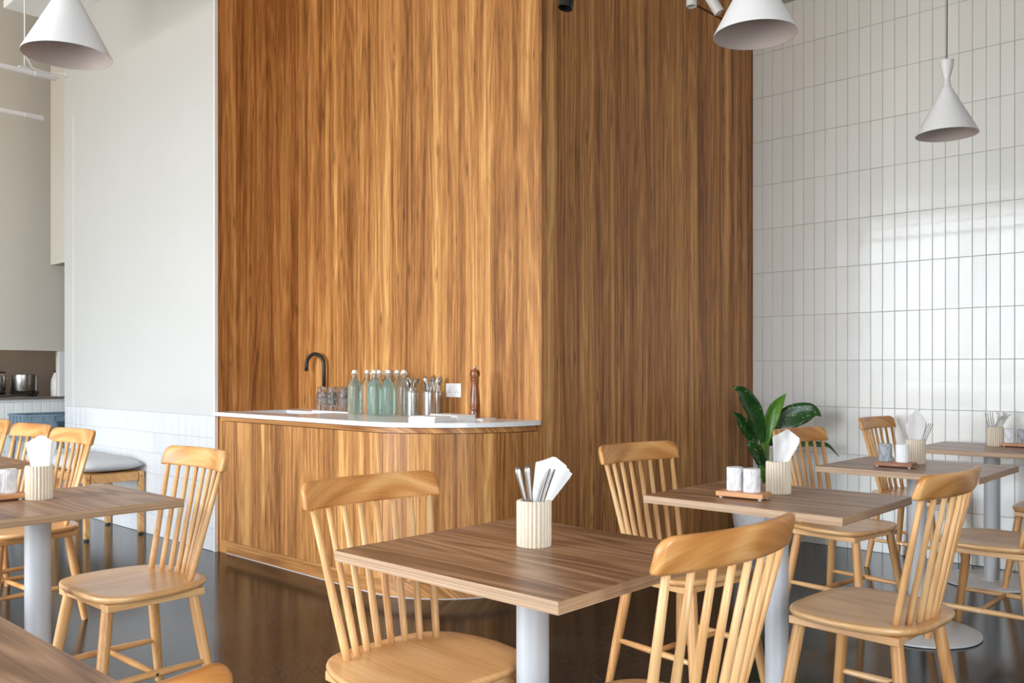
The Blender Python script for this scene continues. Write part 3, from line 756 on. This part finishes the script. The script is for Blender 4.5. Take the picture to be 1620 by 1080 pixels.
# third table
x, y = -1.411, 4.30; cup('cream ribbed cup with a pointed white napkin, beside the dark tray', x, y)
napkin('white napkin with a pointed top on the table with the dark tray', x, y, .0, .050, .098, .240, .006, 2, 9, 0, 0, .02, .002, .30, .002)
bm = bmesh.new()
for k in range(3):
    cutlery(SPN, 'fork', 'thin steel handle leaning right before the pointed napkin, %s' % ('shortest', 'middle', 'outermost')[k], (*at(x, y, -.004+.005*k, -.014-.003*k), ZT+.012), .33+.02*k, VY, VY+1.1)
tray('dark brown wooden tray under a grey and a white shaker', -1.425, 4.075, .05, M['tray_dark'])
shaker('grey marble shaker on the dark brown tray', -1.470, 4.082, M['marble_g']); shaker('smooth white shaker on the dark brown tray', -1.398, 4.090, M['ceramic'])
# farthest table
x, y = -1.400, 5.60; cup('cream ribbed cup with four dark slim handles on the farthest table', x, y)
for k, r in enumerate((-.012, -.006, .002, .008)):
    cutlery(SPN, 'fork', 'slim steel handle in the cup on the farthest table, %s counted from the wood wall' % ('first', 'second', 'third', 'fourth')[k], (*at(x, y, r+.006, -.004), ZT+.012), .30-.04*k, VY+PI, VY+1.0)
napkin('cream-white scrunched napkin in the cup on the farthest table', *at(x, y, .012, 0), .14, .036, .085, .175, .012, 2, 13, .2, .0, .03, .022, .1, .012)
tray('red-brown wooden tray at the right edge on the farthest table', -1.28, 5.60, .0, M['tray'])
shaker('pale shaker beside the cup on the farthest table', -1.325, 5.60, M['marble']); shaker('grey shaker cut by the right edge on the farthest table', -1.255, 5.59, M['marble_g'])
# left table
x, y = -3.195, 1.105; cup('cream ribbed cup with a tall white napkin on the left table', x, y)
napkin('tall white folded napkin in the cup on the left table', *at(x, y, .006, .0), -.04, .050, .086, .195, .010, 2, 21, .1, 0, .02, .005, .12)
tray('orange-brown wooden tray at the left edge on the left table', -3.245, .985, PI/2, M['tray'])
shaker('fluted white shaker cut by the left edge on the left table', -3.260, .945, M['marble']); shaker('fluted white shaker half behind the ribbed cup on the left table', -3.250, 1.025, M['marble'])

# ------------------------------------------------------------------ lamps
def pendant(label, x, y, zb, cable=None):
    p = thing('pendant_lamp', label, 'lamp', (x, y, zb))
    o = link('shade', lathe([(.0275, .332), (.0300, .331), (.0270, .30), (.0125, .249), (.0120, .243), (.0150, .238), (.0175, .214), (.1295, .004), (.130, .0), (.1285, .0)], 64, cap=False), M['whitemetal'], p, 'auto')
    link('shade_lining', lathe([(.1284, .0), (.1265, .005), (.0155, .212), (0, .214)], 64, cap=False), M['lampin'], p, True)
    link('cap', lathe([(0, .325), (.0272, .325), (.0275, .332)], 48, cap=False), M['whitemetal'], p)
    link('joint_ring', lathe([(.0172, .2145), (.0182, .2145), (.0176, .2175), (.0168, .2175)], 48, cap=False), M['greybase'], p)
    link('bulb', lathe([(0, .085), (.018, .090), (.028, .108), (.026, .125), (.014, .145), (.013, .18), (0, .18)], 24), M['ceramic'], p, True)
    link('cable', tube([(0, 0, .325), (.002, 0, .8), (-.002, .001, 1.2), (0, 0, CH-zb)], .0022, 8), cable or M['black'], p)
    link('ceiling_rose', lathe([(.05, CH-zb-.03), (.05, CH-zb-.001)], 32), M['whitemetal'], p, 'auto'); return p
pendant('white cone pendant lamp hanging in front of the tiled wall, wholly in view', -1.251, 4.222, 2.235)
pendant('white cone pendant lamp cut by the top edge, beside the white spotlights', -1.335, 2.583, 2.245)
pendant('white cone pendant lamp cut by the top edge, before the white plaster wall', -2.885, 1.079, 2.16)

def spot(label, loc, tip, L, r, mat):
    s = thing('ceiling_spotlight', label, 'spotlight', loc)
    ax = Vector(tip).normalized(); q = ax.to_track_quat('Z', 'Y').to_matrix().to_4x4()
    bm = lathe([(0, 0), (r, 0), (r, L), (r*.9, L), (r*.88, L-.03), (0, L-.03)], 28)
    link('barrel', move(bm, q), mat, s, 'auto')
    link('lens', move(lathe([(0, L-.028), (r*.87, L-.028)], 24, cap=False), q), M['dark'], s)
    h = CH-loc[2]
    link('bracket', tube([(0, 0, 0), (0, .0, h-.04)], .008, 10), mat, s)
    link('track_adapter', bx(-.02, .02, -.07, .07, h-.04, h), mat, s); return s
spot('white cylinder spotlight pointing straight down near the ceiling', (-2.60, 4.285, 3.36), (.0, 0, -1), .155, .029, M['whitemetal'])
spot('white tilted cylinder spotlight next to the top pendant lamp', (-2.545, 4.34, 3.30), (.36, .30, -.78), .15, .029, M['whitemetal'])
spot('black spotlight at the top edge before the wooden block', (-2.703, 3.357, 3.105), (-.1, -.2, -1), .17, .036, M['black'])
def tube_light(label, x, y1, z, yc, lead, L=1.5):
    t = thing('tube_light', label, 'lamp', (x, y1, z))
    link('tube', tube([(0, -.09, 0), (0, -L, 0)], .0125, 14), M['white'], t, 'auto')
    link('end_cap', tube([(0, 0, 0), (0, -.095, 0)], .0145, 14), M['greybase'], t, 'auto')
    link('cable', tube([(0, yc, .012), (0, yc, CH-z)], .0022, 8), M['white'], t)
    if lead: link('power_lead', tube([(0, 0, 0), (.012, .03, .004), (.015, .047, .018), (.008, .040, .030), (0, 0, .026), (0, -.05, .018), (0, yc+.035, .024), (0, yc+.008, .07), (.003, yc, .14), (.003, yc, .5)], .0026, 8), M['white'], t, True)
    link('clip', bx(-.008, .008, yc-.025, yc+.025, .010, .02), M['greybase'], t); return t
tube_light('white hanging tube light with looped lead, nearer of the two', -4.54, 1.645, 2.6, -.14, True)
tube_light('white hanging tube light lower in view, before the beige kitchen wall', -5.311, 1.857, 2.6, -.62, False)
cpn = thing('ceiling_panel', 'pale rectangular panel hung below the ceiling at the top left corner', 'panel', (-5.76, 2.17, 3.55))
link('board', bx(-.60, .60, -.19, .19, 0, .05, bev=.006), M['white'], cpn)
bm = bmesh.new()
for sx in (-.5, .5):
    for sy in (-.14, .14): tube([(sx, sy, .05), (sx, sy, CH-3.55)], .004, 8, bm)
link('hanger', bm, M['greybase'], cpn)

# ------------------------------------------------------------------ bench with cushion
be = thing('bench', 'pine bench along the white tiled wainscot', 'bench', (-6.9, 2.68, 0))
for x in (.585, 0.02, -.56):
    for y in (-.19, .19):
        l = link('leg', bx(x-.018, x+.018, y-.018, y+.018, .012, .455, bev=.004), M['bench'], be)
        link('glide', lathe([(.018, 0), (.018, .014)], 14, loc=(x, y, 0)), M['black'], l)
for y in (-.197, .197): link('rail', bx(-.542, .567, y-.012, y+.012, .395, .45, bev=.003), M['bench'], be)
for x in (.59, -.57): 
    r = link('end_rail', bx(x-.013, x+.013, -.165, .165, .39, .45, bev=.003), M['bench'], be)
for (x, y) in ((.585, -.19), (.585, .19)): link('screw', tube([(x+.017, y, .42), (x+.0205, y, .42)], .006, 10), M['tray_dark'], be)
link('slat', bx(-.55, .57, -.18, .18, .44, .454), M['bench'], be)
bm = bmesh.new(); nx, ny = 40, 18; g = {}
for s in (0, 1):
    for i in range(nx+1):
        for j in range(ny+1):
            u, v = i/nx*2-1, j/ny*2-1
            x, yv = u*.62, v*.215
            f = (1-abs(u)**7)*(1-abs(v)**4); f = max(0, f)**.5
            nz = noise.noise(Vector((u*4, v*2.2, 3)))*.009*f
            g[s, i, j] = bm.verts.new((x*(1-.02*v*v), yv*(1-.03*u*u), (.050+.060*f+nz*2) if s else (.050-.046*f)))
for i in range(nx):
    for j in range(ny):
        bm.faces.new((g[1, i, j], g[1, i+1, j], g[1, i+1, j+1], g[1, i, j+1])); bm.faces.new((g[0, i, j], g[0, i, j+1], g[0, i+1, j+1], g[0, i+1, j]))
bmesh.ops.remove_doubles(bm, verts=bm.verts[:], dist=1e-4)
cu = link('seat_cushion', bm, M['cloth'], None, True); cu.location = (-6.895, 2.672, .452)
tag(cu, 'soft grey cushion lying on the pine bench', 'cushion')

# ------------------------------------------------------------------ crate on stand
st = thing('crate_stand', 'blue-grey folding stand under the crate by the kitchen wall', 'stand', (-8.15, 2.95, 0))
for sx in (-.17, .17):
    for sy in (-.34, .34):
        link('leg', tube([(sx, sy, 0), (sx*.9, sy*.8, .60)], .013, 10), M['crate'], st)
link('frame', bx(-.19, .19, -.29, .29, .585, .60), M['crate'], st)
cr = thing('crate', 'blue-grey plastic crate by the kitchen wall behind the chairs', 'crate', (-8.15, 2.95, .60))
bm = bmesh.new(); A, B, H = .20, .30, .21
box(bm, -A, A, -B, B, 0, .012)
for s in (-1, 1):
    box(bm, s*A-.006, s*A+.006, -B, B, 0, .075); box(bm, s*A-.006, s*A+.006, -B, -.06, .075, .15); box(bm, s*A-.006, s*A+.006, .06, B, .075, .15); box(bm, s*A-.006, s*A+.006, -B, B, .15, H)
    box(bm, -A, A, s*B-.006, s*B+.006, 0, H)
link('shell', bm, M['crate'], cr)
bm = bmesh.new()
for s in (-1, 1):
    box(bm, s*A-.014, s*A+.014, -B-.012, B+.012, H-.016, H); box(bm, -A-.012, A+.012, s*B-.014, s*B+.014, H-.016, H); box(bm, s*(A+.008)-.006, s*(A+.008)+.006, -B-.01, B+.01, .148, .158)
link('rim', bm, M['crate'], cr)
for k in range(7): yy = -B+.02+k*(2*B-.04)/6; link('rib', bx(A+.004, A+.015, yy-.006, yy+.006, .155, H-.01), M['crate'], cr)
for k in range(5): xx = -A+.03+k*(2*A-.06)/4; link('rib', bx(xx-.006, xx+.006, -B-.014, -B-.004, .10, H-.01), M['crate'], cr)

# ------------------------------------------------------------------ kitchen behind the pass
kl = bpy.data.lights.new('kitchen_fill_light', 'AREA'); kl.size = .6; kl.energy = 13; kl.color = (1, .86, .70)  # unseen fill light added to brighten the kitchen interior
ko = bpy.data.objects.new('kitchen_fill_light', kl); C.objects.link(ko); ko.location = (-9.2, 2.3, 2.6)
hb = thing('kitchen_range', 'steel kitchen range behind the pass-through opening', 'stove', (-9.1, 2.2, 0))
link('body', bx(-.40, .40, -1.5, 1.40, 0, .92, bev=.004), M['steel'], hb)
link('hob', bx(-.36, .30, -1.4, .74, .92, .935, bev=.003), M['dark'], hb)
link('front_rail', tube([(.42, -1.4, .955), (.42, .70, .955)], .009, 10), M['steel'], hb)
link('splash_panel', bx(-.39, -.36, -.3, .76, .93, 1.16, bev=.004), M['kitchen'], hb)
link('panel_trim', bx(-.362, -.345, -.3, .76, 1.155, 1.17), M['dark'], hb)
def pot(label, x, y, z, r, h):
    p = thing('saucepan', label, 'pan', (x, y, z))
    link('body', lathe([(0, 0), (r*.94, 0), (r, .01), (r, h), (r+.004, h+.002), (r-.003, h), (r-.003, .006), (0, .006)], 40), M['steel'], p, 'auto')
    link('handle', tube([(0, r, h*.82), (.02, r+.03, h*.84), (-.0, r+.035, h*.84), (-.03, r, h*.82)], .005, 8), M['steel'], p, True)
    return p
def fpan(label, x, y, z, r):
    p = thing('frying_pan', label, 'pan', (x, y, z))
    link('body', lathe([(0, 0), (r*.75, 0), (r, .045), (r-.003, .045), (r*.73, .004), (0, .004)], 40), M['dark'], p, 'auto'); p.rotation_euler[2] = -PI/2
    link('handle', tube([(0, -r+.005, .04), (0, -r-.16, .065)], .008, 8), M['black'], p); return p
def onX(px, X):
    s = math.sin(VY); c = math.cos(VY); k = (px-810)/1396
    return (c+s*k)/(-s+c*k)*X
fpan('dark frying pan under the steel pot behind the pass', -8.95, onX(39, -8.95), .936, .125)
pot('polished steel pot on the range behind the pass, wholly in view', -8.95, onX(37.5, -8.95), .985, .115, .155)
fpan('dark frying pan cut by the left edge behind the pass', -8.95, onX(-12, -8.95), .936, .11)
pot('polished steel pot cut by the left edge behind the pass', -8.95, onX(-12, -8.95), .985, .105, .14)
y0 = onX(91, -8.95)
bo = thing('steel_container', 'grey rounded container at the end of the range by the white jamb', 'container', (-8.95, y0, .921))
link('body', lathe([(0, 0), (.055, 0), (.058, .01), (.060, .10), (.056, .17), (.038, .22), (.03, .24), (0, .24)], 32), M['greybase'], bo, True)
link('lid', lathe([(.031, .24), (.031, .262), (0, .264)], 24), M['dark'], bo, 'auto')
sw = thing('light_switch', 'small white switch plate on the kitchen wall near the jamb', 'switch', (-10.195, onX(95, -10.195), 1.30))
link('plate', bx(0, .010, -.035, .035, -.05, .05, bev=.002), M['white'], sw); link('rocker', bx(.010, .014, -.012, .012, -.02, .02, bev=.001), M['white'], sw)

# ------------------------------------------------------------------ plant
px_, py_ = -2.705, 5.36
pl = thing('potted_plant', 'potted dieffenbachia with speckled leaves in a white pot at the wall corner', 'plant', (px_, py_, 0))
link('pot', lathe([(0, 0), (.125, 0), (.15, .02), (.195, .16), (.215, .30), (.212, .37), (.20, .40), (.19, .40), (.20, .36), (.0, .34)], 48), M['pot'], pl, True)
link('soil', lathe([(0, .372), (.196, .368)], 40, cap=False), M['soil'], pl)
def leaf(pts, wid, mat, name='leaf', fold=.25, face=None):
    """pts: midrib (view-right r, depth d, z) relative to the plant; a blade with thickness, a midrib fold and a pointed tip"""
    P = [Vector((rx*r+bxx*d, ry*r+byy*d, z)) for r, d, z in pts]
    # Catmull-Rom
    Q = []
    for i in range(len(P)-1):
        a, b, c, d = P[max(i-1, 0)], P[i], P[i+1], P[min(i+2, len(P)-1)]
        for k in range(6):
            t = k/6; Q.append(.5*((2*b)+(-a+c)*t+(2*a-5*b+4*c-d)*t*t+(-a+3*b-3*c+d)*t**3))
    Q.append(P[-1]); n = len(Q)-1
    view = Vector((-bxx, -byy, .35)).normalized() if face is None else Vector(face).normalized()
    bm = bmesh.new(); g = {}
    cols = [-1, -.66, -.33, 0, .33, .66, 1]
    for i, q in enumerate(Q):
        u = i/n; t = (Q[min(i+1, n)]-Q[max(i-1, 0)]).normalized(); s = t.cross(view).normalized(); nn = s.cross(t).normalized()
        if nn.dot(view) < 0: nn = -nn
        ww = wid*max(.02, 1.08*(math.sin(PI*min(1, u**.78*.985+.015))**1.0)*(1 if u < .7 else 1-.4*(u-.7)/.3))
        for k, c in enumerate(cols):
            h = fold*abs(c)*ww*.6+.012*math.sin(u*19+k)*abs(c)*min(1, ww/.05)*.35
            g[i, k, 0] = bm.verts.new(q+s*c*ww/2+nn*h); g[i, k, 1] = bm.verts.new(q+s*c*ww/2+nn*(h-.0015-.003*(c == 0)))
    for i in range(n):
        for k in range(len(cols)-1):
            bm.faces.new((g[i, k, 0], g[i, k+1, 0], g[i+1, k+1, 0], g[i+1, k, 0])); bm.faces.new((g[i, k, 1], g[i+1, k, 1], g[i+1, k+1, 1], g[i, k+1, 1]))
        for k in (0, len(cols)-1): bm.faces.new((g[i, k, 0], g[i+1, k, 0], g[i+1, k, 1], g[i, k, 1]))
    return link(name, bm, mat, pl, True)
# view scale at the plant: 1 px = 4.13 mm; plant column at photo x 1203, z = 1.18-(y-586)*.00413
K = 5.77/1396
def vp(x, y, d=0): s = 1+d/5.77; return ((x-1203)*K*s, d, 1.18-(y-586)*K*s)
def stem(a, b, r=.010): 
    P = [Vector((rx*q[0]+bxx*q[1], ry*q[0]+byy*q[1], q[2])) for q in (a, b)]
    link('stem', tube([P[0], P[0].lerp(P[1], .5)+Vector((.006, 0, 0)), P[1]], [r*1.3, r, r*.7], 10), M['stem'], pl, True)
bs = (0, 0, .37)
stem(bs, vp(1198, 700, -.04), .013); stem(bs, vp(1204, 703, -.02), .012); stem(bs, vp(1210, 700, .02), .012); stem(bs, vp(1200, 690, .05), .011); stem(bs, vp(1198, 742, -.08), .009); stem(bs, vp(1216, 720, -.05), .009); stem(bs, vp(1225, 712, .05), .008)
leaf([vp(1198, 702, -.04), vp(1188, 672, -.07), vp(1176, 648, -.11), vp(1160, 626, -.15), vp(1150, 616, -.17), vp(1139, 613, -.17)], .108, M['leaf'], fold=.25)
leaf([vp(1203, 704, -.02), vp(1206, 678, -.03), vp(1214, 652, -.04), vp(1226, 634, -.03), vp(1237, 622, -.01)], .085, M['leaf_y'], fold=.5)
leaf([vp(1208, 702, .02), vp(1222, 676, .0), vp(1244, 660, -.03), vp(1266, 652, -.05), vp(1280, 652, -.06), vp(1289, 659, -.06)], .140, M['leaf'], fold=.2)
leaf([vp(1196, 705, .06), vp(1180, 680, .07), vp(1167, 662, .05), vp(1153, 650, .03)], .08, M['leaf'], fold=.2)
leaf([vp(1199, 745, -.08), vp(1188, 728, -.13), vp(1176, 712, -.17), vp(1168, 702, -.18), vp(1162, 706, -.17)], .085, M['leaf'], fold=.25)
leaf([vp(1224, 714, .05), vp(1252, 705, .03), vp(1280, 703, .0), vp(1302, 706, -.02), vp(1319, 722, -.04)], .075, M['leaf'], fold=.2, face=(-bxx*.5, -byy*.5, 1))
leaf([vp(1200, 762, -.08), vp(1192, 752, -.14), vp(1182, 742, -.18), vp(1177, 746, -.2)], .06, M['leaf_y'], fold=.2)
leaf([vp(1206, 765, -.05), vp(1214, 745, -.12), vp(1224, 730, -.16), vp(1236, 722, -.18)], .10, M['leaf'], fold=.25)
leaf([vp(1204, 770, -.06), vp(1212, 762, -.14), vp(1216, 752, -.18), vp(1214, 744, -.2)], .07, M['leaf_y'], fold=.2)
leaf([vp(1212, 705, .02), vp(1222, 690, .07), vp(1236, 680, .10), vp(1252, 676, .12)], .10, M['leaf'], fold=.2)
